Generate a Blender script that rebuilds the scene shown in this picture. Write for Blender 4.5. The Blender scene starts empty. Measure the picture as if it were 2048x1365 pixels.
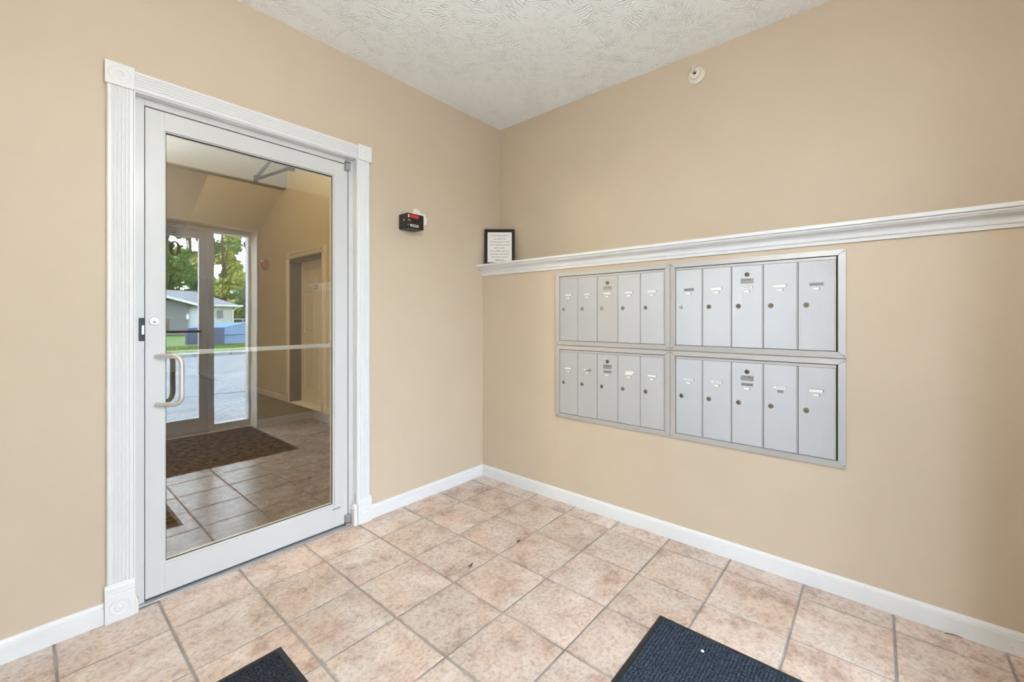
import bpy, bmesh, math, random
import numpy as np
from mathutils import Vector, Matrix

SC = bpy.context.scene
COL = SC.collection
random.seed(7)
RNG = np.random.default_rng(7)

# ------------------------------------------------------------------ camera, sky, exposure
cam_data = bpy.data.cameras.new('camera')
cam_data.sensor_width = 36.0
cam_data.lens = 14.959
cam_data.shift_y = -0.02184
cam_data.clip_start = 0.02
cam_data.clip_end = 400
cam = bpy.data.objects.new('camera', cam_data)
COL.objects.link(cam)
cam.location = (-2.3976, -2.3786, 1.235)
cam.rotation_euler = (math.radians(90), 0, math.radians(40.8138 - 90))
SC.camera = cam

world = bpy.data.worlds.new('overcast_sky')
SC.world = world
world.use_nodes = True
bg = world.node_tree.nodes['Background']
bg.inputs[0].default_value = (0.79, 0.93, 1.10, 1)
bg.inputs[1].default_value = 7.2

SC.view_settings.view_transform = 'Standard'
SC.view_settings.look = 'None'
SC.view_settings.gamma = 1.0
SC.view_settings.use_curve_mapping = False
SC.view_settings.exposure = 0.55
SC.cycles.use_denoising = True
SC.cycles.max_bounces = 7
SC.cycles.diffuse_bounces = 4
SC.cycles.glossy_bounces = 4
SC.cycles.use_adaptive_sampling = True
SC.cycles.adaptive_threshold = 0.22
SC.cycles.adaptive_min_samples = 20
SC.cycles.transparent_max_bounces = 16

VESTIBULE_FILL = 59.0  # strength of the added vestibule fill
HALL_FILL = 1250.0  # strength of the added hall uplight
SIDE_FILL = 85.0  # strength of the added fill on the hall's side wall

# key positions (metres): corner of the door wall and the mailbox wall is the origin
XU = 0.203      # plane of the wall above the ledge and of the hall's wall
ZC = 2.795      # ceiling
YF = -3.05      # storefront glazing in the street wall
YP = -2.86      # room face of the street wall
XS = -3.30      # far side wall
YG = 0.05       # glass of the inner door

# ------------------------------------------------------------------ materials
def nt(m):
    m.use_nodes = True
    return m.node_tree, m.node_tree.nodes['Principled BSDF']

def add(tree, typ, **kw):
    n = tree.nodes.new(typ)
    for k, v in kw.items():
        setattr(n, k, v)
    return n

def ramp(tree, fac, stops):
    r = add(tree, 'ShaderNodeValToRGB')
    els = r.color_ramp.elements
    while len(els) < len(stops):
        els.new(0.5)
    for e, (p, c) in zip(els, stops):
        e.position = p
        e.color = tuple(c) + (1,)
    tree.links.new(fac, r.inputs[0])
    return r.outputs[0]

def noise(tree, vec, scale, detail=4, rough=0.55):
    n = add(tree, 'ShaderNodeTexNoise')
    n.inputs['Scale'].default_value = scale
    n.inputs['Detail'].default_value = detail
    n.inputs['Roughness'].default_value = rough
    if vec is not None:
        tree.links.new(vec, n.inputs['Vector'])
    return n.outputs['Fac']

def bump(tree, bsdf, height, strength, dist, prev=None):
    b = add(tree, 'ShaderNodeBump')
    b.inputs['Strength'].default_value = strength
    b.inputs['Distance'].default_value = dist
    tree.links.new(height, b.inputs['Height'])
    if prev is not None:
        tree.links.new(prev, b.inputs['Normal'])
    tree.links.new(b.outputs[0], bsdf.inputs['Normal'])
    return b.outputs[0]

def position(tree):
    return add(tree, 'ShaderNodeNewGeometry').outputs['Position']

MATS = {}
def plain(name, col, rough=0.5, metal=0.0, spec=0.5, var=0.0, vscale=6.0, bstr=0.0, bscale=200.0, bdist=0.001):
    m = bpy.data.materials.new(name)
    t, b = nt(m)
    b.inputs['Base Color'].default_value = tuple(col) + (1,)
    b.inputs['Roughness'].default_value = rough
    b.inputs['Metallic'].default_value = metal
    b.inputs['Specular IOR Level'].default_value = spec
    if var or bstr:
        p = position(t)
        if var:
            lo = [max(0, c * (1 - var)) for c in col]
            hi = [min(1, c * (1 + var)) for c in col]
            c = ramp(t, noise(t, p, vscale), [(0.3, lo), (0.7, hi)])
            t.links.new(c, b.inputs['Base Color'])
        if bstr:
            bump(t, b, noise(t, p, bscale, 3), bstr, bdist)
    MATS[name] = m
    return m

TAN = plain('tan_wall_paint', (0.61, 0.505, 0.382), 0.5, spec=0.5, var=0.02, vscale=3, bstr=0.12, bscale=330)
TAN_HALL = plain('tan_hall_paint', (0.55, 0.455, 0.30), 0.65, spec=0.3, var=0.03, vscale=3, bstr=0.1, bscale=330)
WHITE = plain('white_gloss_paint', (0.77, 0.775, 0.785), 0.33, var=0.015, vscale=9)
WORN = plain('worn_white_paint', (0.78, 0.775, 0.76), 0.45, var=0.06, vscale=25, bstr=0.15, bscale=90)
ALUW = plain('white_aluminium', (0.64, 0.64, 0.64), 0.30, spec=0.5)
CREAM = plain('cream_door_paint', (0.72, 0.66, 0.56), 0.45)
BARE = plain('bare_wood', (0.55, 0.34, 0.20), 0.8, var=0.2, vscale=40)
DARK = plain('dark_rubber', (0.018, 0.018, 0.020), 0.6)
BLACK = plain('black_plastic', (0.012, 0.011, 0.010), 0.35)
BRONZE = plain('dark_bronze_metal', (0.010, 0.010, 0.009), 0.55)
STEEL = plain('brushed_steel', (0.70, 0.70, 0.69), 0.38, metal=0.75)
GREY = plain('grey_metal', (0.42, 0.43, 0.44), 0.4, metal=0.6)
NICKEL = plain('nickel_lock', (0.34, 0.31, 0.27), 0.3, metal=1.0)
BRASS = plain('dark_brass_lock', (0.16, 0.13, 0.10), 0.35, metal=0.8)
ALUMF = plain('aluminium_frame', (0.56, 0.56, 0.565), 0.5, metal=0.55)
GAP = plain('dark_gap', (0.02, 0.02, 0.02), 0.8)
PAPER = plain('white_card', (0.86, 0.86, 0.82), 0.7)
SLOT = plain('grey_empty_slot', (0.25, 0.26, 0.28), 0.5, metal=0.3)
INK = plain('black_ink', (0.03, 0.03, 0.03), 0.7)
PALEINK = plain('grey_print', (0.14, 0.13, 0.13), 0.7)
RED = plain('red_plastic', (0.26, 0.012, 0.010), 0.4)
REDLBL = plain('red_label', (0.62, 0.03, 0.04), 0.4)
SILVER = plain('silver_label', (0.62, 0.63, 0.64), 0.35)
PLATE = plain('maker_plate_metal', (0.36, 0.38, 0.40), 0.4, metal=0.6)
TRIMH = plain('cream_hall_trim', (0.60, 0.53, 0.43), 0.45)
IVORY = plain('ivory_plastic', (0.76, 0.72, 0.64), 0.4)
SPACKLE = plain('white_spackle', (0.80, 0.76, 0.72), 0.8, bstr=0.3, bscale=300)
CONCRETE = plain('concrete', (0.30, 0.30, 0.30), 0.85, var=0.12, vscale=3)
ASPHALT = plain('worn_asphalt', (0.26, 0.265, 0.275), 0.9, var=0.18, vscale=1.3)
SEAM = plain('asphalt_seam', (0.10, 0.10, 0.105), 0.9)
GRASS = plain('lawn_green', (0.12, 0.20, 0.05), 0.9, var=0.35, vscale=5)
SIDING = plain('beige_siding', (0.55, 0.52, 0.46), 0.8)
SHADOWW = plain('shade_and_window_grey', (0.20, 0.21, 0.215), 0.8)  # siding darkened to stand for a wall in shade; also the window grey
SHINGLE = plain('grey_shingle', (0.26, 0.25, 0.27), 0.9, var=0.15, vscale=8)
GUTTER = plain('white_gutter', (0.75, 0.75, 0.74), 0.5)
BLUE = plain('blue_steel_paint', (0.17, 0.28, 0.46), 0.5, var=0.12, vscale=2)
BLUED = plain('navy_steel', (0.06, 0.09, 0.17), 0.5, var=0.15, vscale=2)
BARK = plain('bark', (0.09, 0.07, 0.05), 0.9)
LEAF_DRY = plain('dry_leaf', (0.22, 0.09, 0.04), 0.7)

def leaf_mat(name, a, b):
    m = bpy.data.materials.new(name)
    t, bs = nt(m)
    c = ramp(t, noise(t, position(t), 2.2, 5, 0.7), [(0.35, a), (0.65, b)])
    t.links.new(c, bs.inputs['Base Color'])
    bs.inputs['Roughness'].default_value = 0.7
    return m
LEAVES = [leaf_mat('green_leaves', (0.08, 0.18, 0.055), (0.26, 0.42, 0.14)),
          leaf_mat('yellow_green_leaves', (0.22, 0.27, 0.05), (0.55, 0.54, 0.16)),
          leaf_mat('deep_green_leaves', (0.04, 0.11, 0.05), (0.16, 0.28, 0.11))]

def glass_mat(name, refl, tint, wobble=0.0):
    m = bpy.data.materials.new(name)
    m.use_nodes = True
    t = m.node_tree
    t.nodes.clear()
    out = add(t, 'ShaderNodeOutputMaterial')
    mix = add(t, 'ShaderNodeMixShader')
    tr = add(t, 'ShaderNodeBsdfTransparent')
    tr.inputs[0].default_value = tuple(tint) + (1,)
    gl = add(t, 'ShaderNodeBsdfGlossy')
    gl.inputs['Roughness'].default_value = 0.0
    gl.inputs['Color'].default_value = (1, 1, 1, 1)
    mix.inputs[0].default_value = refl
    t.links.new(tr.outputs[0], mix.inputs[1])
    t.links.new(gl.outputs[0], mix.inputs[2])
    t.links.new(mix.outputs[0], out.inputs[0])
    if wobble:
        b = add(t, 'ShaderNodeBump')
        b.inputs['Strength'].default_value = wobble
        b.inputs['Distance'].default_value = 0.01
        t.links.new(noise(t, position(t), 3.2, 1, 0.4), b.inputs['Height'])
        t.links.new(b.outputs[0], gl.inputs['Normal'])
    return m
GLASS = glass_mat('door_glass', 0.15, (0.90, 0.92, 0.90), 0.012)
CLEAR = glass_mat('front_glass', 0.045, (0.97, 0.98, 0.98))

def emit(name, col, strength):
    m = bpy.data.materials.new(name)
    t, b = nt(m)
    b.inputs['Base Color'].default_value = (0.8, 0.8, 0.8, 1)
    b.inputs['Emission Color'].default_value = tuple(col) + (1,)
    b.inputs['Emission Strength'].default_value = strength
    return m

def tile_mat():
    m = bpy.data.materials.new('terracotta_tile')
    t, b = nt(m)
    L = t.links
    p = position(t)
    oi = add(t, 'ShaderNodeObjectInfo')
    mp = add(t, 'ShaderNodeVectorMath', operation='MULTIPLY_ADD')   # every tile samples its own bit of glaze
    L.new(oi.outputs['Random'], mp.inputs[0])
    mp.inputs[1].default_value = (7.3, 5.1, 3.7)
    L.new(p, mp.inputs[2])
    v = mp.outputs[0]
    big = ramp(t, noise(t, v, 7, 4, 0.62), [(0.28, (0.45, 0.33, 0.275)), (0.45, (0.63, 0.52, 0.445)), (0.70, (0.75, 0.665, 0.595))])
    fine = ramp(t, noise(t, v, 55, 4, 0.75), [(0.34, (0.62, 0.56, 0.52)), (0.55, (1, 1, 1))])
    pink = ramp(t, noise(t, v, 4, 2), [(0.4, (1.0, 1.0, 1.0)), (0.75, (1.03, 0.90, 0.84))])
    mu = add(t, 'ShaderNodeMix', data_type='RGBA', blend_type='MULTIPLY')
    mu.inputs[0].default_value = 0.75
    L.new(big, mu.inputs[6]); L.new(fine, mu.inputs[7])
    mu2 = add(t, 'ShaderNodeMix', data_type='RGBA', blend_type='MULTIPLY')
    mu2.inputs[0].default_value = 1.0
    L.new(mu.outputs[2], mu2.inputs[6]); L.new(pink, mu2.inputs[7])
    hv = add(t, 'ShaderNodeHueSaturation')
    mr = add(t, 'ShaderNodeMapRange')
    mr.inputs['To Min'].default_value = 0.93
    mr.inputs['To Max'].default_value = 1.06
    L.new(oi.outputs['Random'], mr.inputs['Value'])
    L.new(mr.outputs[0], hv.inputs['Value'])
    L.new(mu2.outputs[2], hv.inputs['Color'])
    L.new(hv.outputs[0], b.inputs['Base Color'])
    b.inputs['Roughness'].default_value = 0.22
    b.inputs['Specular IOR Level'].default_value = 1.0
    bump(t, b, noise(t, v, 60, 3, 0.7), 0.22, 0.003)
    return m
TILE = tile_mat()
GROUT = plain('grey_grout', (0.33, 0.295, 0.27), 0.9, var=0.3, vscale=5, bstr=0.3, bscale=150)

def ceiling_mat():
    m = bpy.data.materials.new('stomped_white_ceiling')
    t, b = nt(m)
    L = t.links
    b.inputs['Base Color'].default_value = (0.95, 0.985, 1.0, 1)
    b.inputs['Roughness'].default_value = 0.6
    p = position(t)
    heights = []
    for k, (sc, off, fr) in enumerate(((9.0, 0.0, 430.0), (7.5, 3.3, 350.0))):
        o = add(t, 'ShaderNodeVectorMath', operation='ADD')
        L.new(p, o.inputs[0]); o.inputs[1].default_value = (off, off * 0.7, 0)
        vo = add(t, 'ShaderNodeTexVoronoi', feature='F1')
        vo.inputs['Scale'].default_value = sc
        L.new(o.outputs[0], vo.inputs['Vector'])
        sub = add(t, 'ShaderNodeVectorMath', operation='SUBTRACT')
        L.new(o.outputs[0], sub.inputs[0]); L.new(vo.outputs['Position'], sub.inputs[1])
        sx = add(t, 'ShaderNodeSeparateColor')
        L.new(vo.outputs['Color'], sx.inputs[0])
        an = add(t, 'ShaderNodeMath', operation='MULTIPLY')
        L.new(sx.outputs[0], an.inputs[0]); an.inputs[1].default_value = 6.283
        ro = add(t, 'ShaderNodeVectorRotate', rotation_type='Z_AXIS')
        L.new(sub.outputs[0], ro.inputs['Vector']); L.new(an.outputs[0], ro.inputs['Angle'])
        sp = add(t, 'ShaderNodeSeparateXYZ')
        L.new(ro.outputs[0], sp.inputs[0])
        # fan of brush strokes: x bent by y and by noise
        nz = noise(t, p, 22, 3)
        wob = add(t, 'ShaderNodeMath', operation='MULTIPLY_ADD')
        L.new(nz, wob.inputs[0]); wob.inputs[1].default_value = 0.045
        L.new(sp.outputs[0], wob.inputs[2])
        fq = add(t, 'ShaderNodeMath', operation='MULTIPLY')
        L.new(wob.outputs[0], fq.inputs[0]); fq.inputs[1].default_value = fr
        sn = add(t, 'ShaderNodeMath', operation='SINE')
        L.new(fq.outputs[0], sn.inputs[0])
        msk = add(t, 'ShaderNodeMapRange')
        L.new(noise(t, o.outputs[0], 13, 3, 0.7), msk.inputs['Value'])
        msk.inputs['From Min'].default_value = 0.48
        msk.inputs['From Max'].default_value = 0.66
        pr = add(t, 'ShaderNodeMath', operation='MULTIPLY')
        L.new(sn.outputs[0], pr.inputs[0]); L.new(msk.outputs[0], pr.inputs[1])
        heights.append(pr.outputs[0])
    sm = add(t, 'ShaderNodeMath', operation='ADD')
    L.new(heights[0], sm.inputs[0]); L.new(heights[1], sm.inputs[1])
    bump(t, b, sm.outputs[0], 0.62, 0.004)
    return m
CEIL = ceiling_mat()

def rib_mat(name, col, strength, rough=0.42):
    m = bpy.data.materials.new(name)
    t, b = nt(m)
    b.inputs['Base Color'].default_value = tuple(col) + (1,)
    b.inputs['Metallic'].default_value = 0.5
    b.inputs['Roughness'].default_value = rough
    if strength:
        w = add(t, 'ShaderNodeTexWave', wave_type='BANDS', bands_direction='Y')
        w.inputs['Scale'].default_value = 18.5
        co = add(t, 'ShaderNodeVectorMath', operation='SCALE')
        co.inputs['Scale'].default_value = 8.0
        t.links.new(position(t), co.inputs[0])
        t.links.new(co.outputs[0], w.inputs['Vector'])
        bump(t, b, w.outputs['Fac'], strength, 0.0012)
    return m
RIBBED = rib_mat('ribbed_aluminium', (0.60, 0.605, 0.62), 0.5)
SMOOTHAL = rib_mat('smooth_aluminium', (0.57, 0.575, 0.59), 0.0, 0.55)

def carpet_mat(name, a, b_, scale, bs=0.6):
    m = bpy.data.materials.new(name)
    t, b = nt(m)
    p = position(t)
    c1 = ramp(t, noise(t, p, scale, 5, 0.75), [(0.38, a), (0.62, b_)])
    t.links.new(c1, b.inputs['Base Color'])
    b.inputs['Roughness'].default_value = 1.0
    b.inputs['Specular IOR Level'].default_value = 0.1
    if bs:
        bump(t, b, noise(t, p, scale * 4, 4, 0.7), bs, 0.004)
    return m
CARPET = carpet_mat('brown_hall_carpet', (0.025, 0.016, 0.009), (0.15, 0.10, 0.055), 20)
PILE_BLUE = carpet_mat('blue_grey_mat_pile', (0.005, 0.007, 0.012), (0.10, 0.125, 0.175), 210, 0.8)
PILE_DARK = carpet_mat('charcoal_mat_pile', (0.006, 0.007, 0.010), (0.075, 0.085, 0.105), 190, 0.8)

# ------------------------------------------------------------------ builders
PLOC = {}

def link(o, parent=None):
    COL.objects.link(o)
    if parent is not None:
        o.parent = parent
    return o

def tag(o, label=None, cat=None, group=None, kind=None):
    if label: o['label'] = label
    if cat: o['category'] = cat
    if group: o['group'] = group
    if kind: o['kind'] = kind
    return o

def thing(name, loc, label, cat, group=None, kind=None, rotz=0.0):
    o = bpy.data.objects.new(name, None)
    o.empty_display_size = 0.1
    o.location = loc
    o.rotation_euler = (0, 0, rotz)
    link(o)
    PLOC[o.name] = Vector(loc) if not rotz else Vector((0, 0, 0))
    return tag(o, label, cat, group, kind)

def make(name, verts, faces, mat, parent=None, smooth=False, bevel=0.0, seg=1, local=False):
    """One mesh object from world-space verts (local=True: verts are in the parent's own space)."""
    v = np.array(verts, dtype=float)
    c = 0.5 * (v.min(0) + v.max(0))
    if parent is None:
        c[2] = v[:, 2].min()
    me = bpy.data.meshes.new(name)
    me.from_pydata((v - c).tolist(), [], faces)
    if bevel:
        bm = bmesh.new(); bm.from_mesh(me)
        bmesh.ops.recalc_face_normals(bm, faces=bm.faces)
        es = [e for e in bm.edges if len(e.link_faces) == 2 and e.calc_face_angle(0) > 0.6]
        bmesh.ops.bevel(bm, geom=es, offset=bevel, segments=seg, affect='EDGES', profile=0.5, clamp_overlap=True)
        bm.to_mesh(me); bm.free()
    else:
        bm = bmesh.new(); bm.from_mesh(me)
        bmesh.ops.recalc_face_normals(bm, faces=bm.faces)
        bm.to_mesh(me); bm.free()
    if smooth:
        for f in me.polygons: f.use_smooth = True
        if smooth is not True:
            me.set_sharp_from_angle(angle=smooth)
    me.materials.append(mat)
    o = bpy.data.objects.new(name, me)
    base = Vector((0, 0, 0)) if parent is None or local else PLOC[parent.name]
    o.location = Vector(c) - base
    link(o, parent)
    PLOC[o.name] = Vector(c)
    return o

BOXF = [(0, 1, 3, 2), (4, 6, 7, 5), (0, 4, 5, 1), (2, 3, 7, 6), (0, 2, 6, 4), (1, 5, 7, 3)]
def boxv(x0, x1, y0, y1, z0, z1):
    return [(x, y, z) for x in (x0, x1) for y in (y0, y1) for z in (z0, z1)]

def box(name, x0, x1, y0, y1, z0, z1, mat, parent=None, bevel=0.0, seg=1, local=False):
    return make(name, boxv(min(x0, x1), max(x0, x1), min(y0, y1), max(y0, y1), min(z0, z1), max(z0, z1)), BOXF, mat, parent, bevel=bevel, seg=seg, local=local)

def extrude(name, prof, place, t0, t1, mat, parent=None, smooth=False, local=False, t0f=None, t1f=None):
    """Closed profile [(a, b)] swept from t0 to t1; place(a, b, t) -> xyz. t0f/t1f(a, b) give mitred ends."""
    n = len(prof)
    v = [place(a, b, t0f(a, b) if t0f else t0) for a, b in prof] + [place(a, b, t1f(a, b) if t1f else t1) for a, b in prof]
    f = [(i, (i + 1) % n, n + (i + 1) % n, n + i) for i in range(n)] + [tuple(range(n))[::-1], tuple(range(n, 2 * n))]
    return make(name, v, f, mat, parent, smooth=smooth, local=local)

def lathe(name, prof, centre, axis, mat, parent=None, seg=24, smooth=0.7, squash=None, local=False):
    """prof [(r, h)] spun round the axis direction from centre."""
    a = Vector(axis).normalized()
    u = a.orthogonal().normalized(); w = a.cross(u)
    v, f = [], []
    C = Vector(centre)
    m = len(prof)
    for r, h in prof:
        for k in range(seg):
            th = 2 * math.pi * k / seg
            q = C + a * h + (u * math.cos(th) + w * math.sin(th)) * max(r, 1e-5)
            v.append(tuple(q))
    for i in range(m - 1):
        for k in range(seg):
            k2 = (k + 1) % seg
            f.append((i * seg + k, i * seg + k2, (i + 1) * seg + k2, (i + 1) * seg + k))
    f.append(tuple(range(seg))[::-1])
    f.append(tuple(range((m - 1) * seg, m * seg)))
    return make(name, v, f, mat, parent, smooth=smooth, local=local)

def tube(name, pts, rad, mat, parent=None, seg=14, local=False):
    pts = [Vector(p) for p in pts]
    v, f = [], []
    prev = None
    for i, p in enumerate(pts):
        d = (pts[min(i + 1, len(pts) - 1)] - pts[max(i - 1, 0)]).normalized()
        u = d.orthogonal().normalized() if prev is None else (prev - d * prev.dot(d)).normalized()
        prev = u
        w = d.cross(u)
        r = rad[i] if isinstance(rad, (list, tuple)) else rad
        for k in range(seg):
            th = 2 * math.pi * k / seg
            v.append(tuple(p + (u * math.cos(th) + w * math.sin(th)) * r))
    n = len(pts)
    for i in range(n - 1):
        for k in range(seg):
            k2 = (k + 1) % seg
            f.append((i * seg + k, i * seg + k2, (i + 1) * seg + k2, (i + 1) * seg + k))
    f.append(tuple(range(seg))[::-1]); f.append(tuple(range((n - 1) * seg, n * seg)))
    return make(name, v, f, mat, parent, smooth=0.8, local=local)

def wall(name, axis, p0, p1, u0, u1, z0, z1, holes, mat):
    """Slab between planes p0 and p1 of the axis ('x' or 'y'), with rectangular holes (ua, ub, za, zb), one connected mesh."""
    us = sorted({u0, u1, *[h[0] for h in holes], *[h[1] for h in holes]})
    zs = sorted({z0, z1, *[h[2] for h in holes], *[h[3] for h in holes]})
    us = [u for u in us if u0 <= u <= u1]; zs = [z for z in zs if z0 <= z <= z1]
    idx, v, f = {}, [], []
    def vid(i, j, s):
        k = (i, j, s)
        if k not in idx:
            idx[k] = len(v)
            p = (p0, p1)[s]
            v.append((p, us[i], zs[j]) if axis == 'x' else (us[i], p, zs[j]))
        return idx[k]
    def solid(i, j):
        if i < 0 or j < 0 or i >= len(us) - 1 or j >= len(zs) - 1: return False
        cu, cz = 0.5 * (us[i] + us[i + 1]), 0.5 * (zs[j] + zs[j + 1])
        return not any(h[0] < cu < h[1] and h[2] < cz < h[3] for h in holes)
    for i in range(len(us) - 1):
        for j in range(len(zs) - 1):
            if not solid(i, j): continue
            f.append((vid(i, j, 0), vid(i + 1, j, 0), vid(i + 1, j + 1, 0), vid(i, j + 1, 0)))
            f.append((vid(i, j, 1), vid(i, j + 1, 1), vid(i + 1, j + 1, 1), vid(i + 1, j, 1)))
            for di, dj, a, b in ((-1, 0, (i, j), (i, j + 1)), (1, 0, (i + 1, j), (i + 1, j + 1)), (0, -1, (i, j), (i + 1, j)), (0, 1, (i, j + 1), (i + 1, j + 1))):
                if not solid(i + di, j + dj):
                    f.append((vid(*a, 0), vid(*b, 0), vid(*b, 1), vid(*a, 1)))
    return make(name, v, f, mat)

def text(name, body, size, mat, parent, origin, xdir, ydir, align='CENTER', extrude_=0.0, bold=0.0, local=False, sx=1.0):
    """Flat lettering: a font outline turned into a mesh lying in the plane xdir/ydir with its anchor at origin."""
    cu = bpy.data.curves.new(name, 'FONT')
    cu.body = body; cu.size = size; cu.align_x = align; cu.align_y = 'CENTER'
    cu.extrude = extrude_; cu.offset = bold; cu.resolution_u = 3
    tmp = bpy.data.objects.new('tmp', cu)
    COL.objects.link(tmp)
    dg = bpy.context.evaluated_depsgraph_get()
    me = bpy.data.meshes.new_from_object(tmp.evaluated_get(dg))
    bpy.data.objects.remove(tmp); bpy.data.curves.remove(cu)
    X, Y = Vector(xdir).normalized(), Vector(ydir).normalized()
    Z = X.cross(Y)
    M = Matrix((X, Y, Z)).transposed()
    for vv in me.vertices:
        q = vv.co; q.x *= sx
        vv.co = M @ q
    me.name = name
    me.materials.clear(); me.materials.append(mat)
    o = bpy.data.objects.new(name, me)
    base = Vector((0, 0, 0)) if local or parent is None else PLOC[parent.name]
    o.location = Vector(origin) - base
    link(o, parent)
    return o

def struct(o, label, cat):
    return tag(o, label, cat, kind='structure')

# ------------------------------------------------------------------ room shell
T = 0.3111; GX, GY = -1.0682, -0.8674
# floor: grout bed with every tile laid in it
floor = struct(box('floor', XS, 0.0, YF, 0.03, -0.08, -0.004, GROUT), 'peach stone-look tile floor with grey grout', 'floor')
GAPW = 0.0085
def tile_mesh(w, d):
    me = bpy.data.meshes.new('tile')
    bm = bmesh.new()
    vs = [bm.verts.new(c) for c in boxv(-w / 2, w / 2, -d / 2, d / 2, -0.010, 0.0)]
    for q in BOXF: bm.faces.new([vs[i] for i in q])
    bmesh.ops.recalc_face_normals(bm, faces=bm.faces)
    es = [e for e in bm.edges if all(v.co.z > -0.001 for v in e.verts)]
    bmesh.ops.bevel(bm, geom=es, offset=0.0022, segments=2, affect='EDGES')
    bm.to_mesh(me); bm.free()
    me.materials.append(TILE)
    return me
tcache = {}
def lay_tile(x0, x1, y0, y1):
    w, d = round(x1 - x0, 4), round(y1 - y0, 4)
    if w < 0.015 or d < 0.015: return
    if (w, d) not in tcache: tcache[(w, d)] = tile_mesh(w, d)
    o = bpy.data.objects.new('tile', tcache[(w, d)])
    o.location = Vector(((x0 + x1) / 2, (y0 + y1) / 2, random.uniform(-0.0008, 0.0))) - PLOC[floor.name]
    o.rotation_euler = (0, 0, random.uniform(-0.0015, 0.0015))
    link(o, floor)
for i in range(-12, 8):
    for j in range(-12, 6):
        x0, x1 = GX + i * T + GAPW / 2, GX + (i + 1) * T - GAPW / 2
        y0, y1 = GY + j * T + GAPW / 2, GY + (j + 1) * T - GAPW / 2
        x0, x1 = max(x0, XS + 0.01), min(x1, -0.004)
        y0, y1 = max(y0, YF + 0.01), min(y1, 0.0 if not (-2.08 < (x0 + x1) / 2 < -1.08) else 0.012)
        if x1 - x0 > 0.015 and y1 - y0 > 0.015: lay_tile(x0, x1, y0, y1)

struct(box('ceiling', XS, XU, YF, 0.0, ZC, ZC + 0.12, CEIL), 'white brush-textured vestibule ceiling', 'ceiling')
wall_left = struct(wall('wall_left', 'y', 0.0, 0.15, XS, XU, 0.0, 4.3, [(-2.0836, -1.0755, 0.0, 2.192)], TAN), 'tan wall around the glass door', 'wall')
wall_right = struct(box('wall_right', 0.0, XU, YP, 0.0, 0.0, 1.575, TAN), 'tan lower wall that carries the mailboxes', 'wall')
wall_upper = struct(box('wall_upper', XU, XU + 0.15, YF, 0.0, 0.0, 4.3, TAN), 'tan upper wall set back above the ledge', 'wall')
struct(box('wall_side', XS - 0.15, XS, YF, 0.0, 0.0, ZC + 0.12, TAN), 'tan side wall of the vestibule', 'wall')
FX = [-2.52, -2.48, -2.045, -1.995, -1.05, -1.0, -0.656, -0.640]   # storefront member edges
wall_front = struct(wall('wall_front', 'y', YF - 0.18, YP, XS, XU, -0.3, ZC + 0.12, [(FX[0], FX[7], 0.0, 2.235)], TAN), 'tan street wall seen mirrored in the glass', 'wall')

# fine vertical drywall seams below the mailboxes
for y, z1 in ((-0.722, 0.565), (-2.25, 0.565)):
    o = box('drywall_seam', -0.0006, 0.002, y - 0.0012, y + 0.0012, 0.10, z1, TAN, wall_right)

# ---- spackle patch beside the lock box (child of the wall it is smeared on)
rim = []
for k in range(26):
    th = 2 * math.pi * k / 26
    r = 1 + 0.22 * math.sin(3 * th + 1) + random.uniform(-0.13, 0.13)
    rim.append((-0.613 + 0.060 * r * math.cos(th), 1.910 + 0.068 * r * math.sin(th)))
vv = [(x, 0.0005, z) for x, z in rim] + [(-0.613 + (x + 0.613) * 0.8, -0.0015, 1.910 + (z - 1.910) * 0.8) for x, z in rim]
n = len(rim)
make('spackle_patch', vv, [(i, (i + 1) % n, n + (i + 1) % n, n + i) for i in range(n)] + [tuple(range(n, 2 * n))], SPACKLE, wall_left)

# ---- baseboards
BP = [(0, 0), (0.013, 0), (0.013, 0.062), (0.0105, 0.0635), (0.0115, 0.066), (0.010, 0.074), (0.005, 0.082), (0, 0.084)]
def base_left(x0, x1, name, label):
    return struct(extrude(name, BP, lambda a, b, t: (t, -a, b), x0, x1, WHITE), label, 'baseboard')
base_left(XS, -2.174, 'baseboard_left', 'white baseboard running into the casing with the chipped plinth')
base_left(-0.9862, 0.0, 'baseboard_left', 'short white baseboard between the door casing and the room corner')
bb = struct(extrude('baseboard_right', BP, lambda a, b, t: (-a, t, b), YP, 0.0, WHITE), 'long white baseboard below the mailboxes', 'baseboard')
make('bare_patch', [(-0.0134, -2.742, 0.036), (-0.0134, -2.855, 0.036), (-0.0134, -2.855, 0.001), (-0.0134, -2.756, 0.001),
                    (-0.0150, -2.745, 0.034), (-0.0150, -2.855, 0.034), (-0.0150, -2.855, 0.001), (-0.0150, -2.757, 0.001)],
     [(0, 1, 2, 3), (4, 7, 6, 5), (0, 4, 5, 1), (1, 5, 6, 2), (2, 6, 7, 3), (3, 7, 4, 0)], WORN, bb)

# ---- ledge with crown moulding
LP = [(XU, 1.575), (0.0, 1.575), (-0.000, 1.571), (-0.011, 1.571), (-0.012, 1.5860), (-0.0175, 1.5868), (-0.020, 1.5905), (-0.0175, 1.5945), (-0.0150, 1.5955), (-0.0155, 1.602),
      (-0.0185, 1.609), (-0.0245, 1.6155), (-0.0335, 1.6200), (-0.044, 1.6222), (-0.0515, 1.6225), (-0.0520, 1.6255), (-0.0585, 1.6270), (-0.0620, 1.6315), (-0.0625, 1.6358), (-0.0600, 1.6372), (-0.0690, 1.6380), (-0.0705, 1.6405), (-0.0705, 1.650), (-0.0665, 1.6555), (XU, 1.6555)]
struct(extrude('trim_2', LP, lambda a, b, t: (a, t, b), YP, 0.0, WHITE), 'white crown-moulded ledge above the mailboxes', 'ledge')

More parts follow.
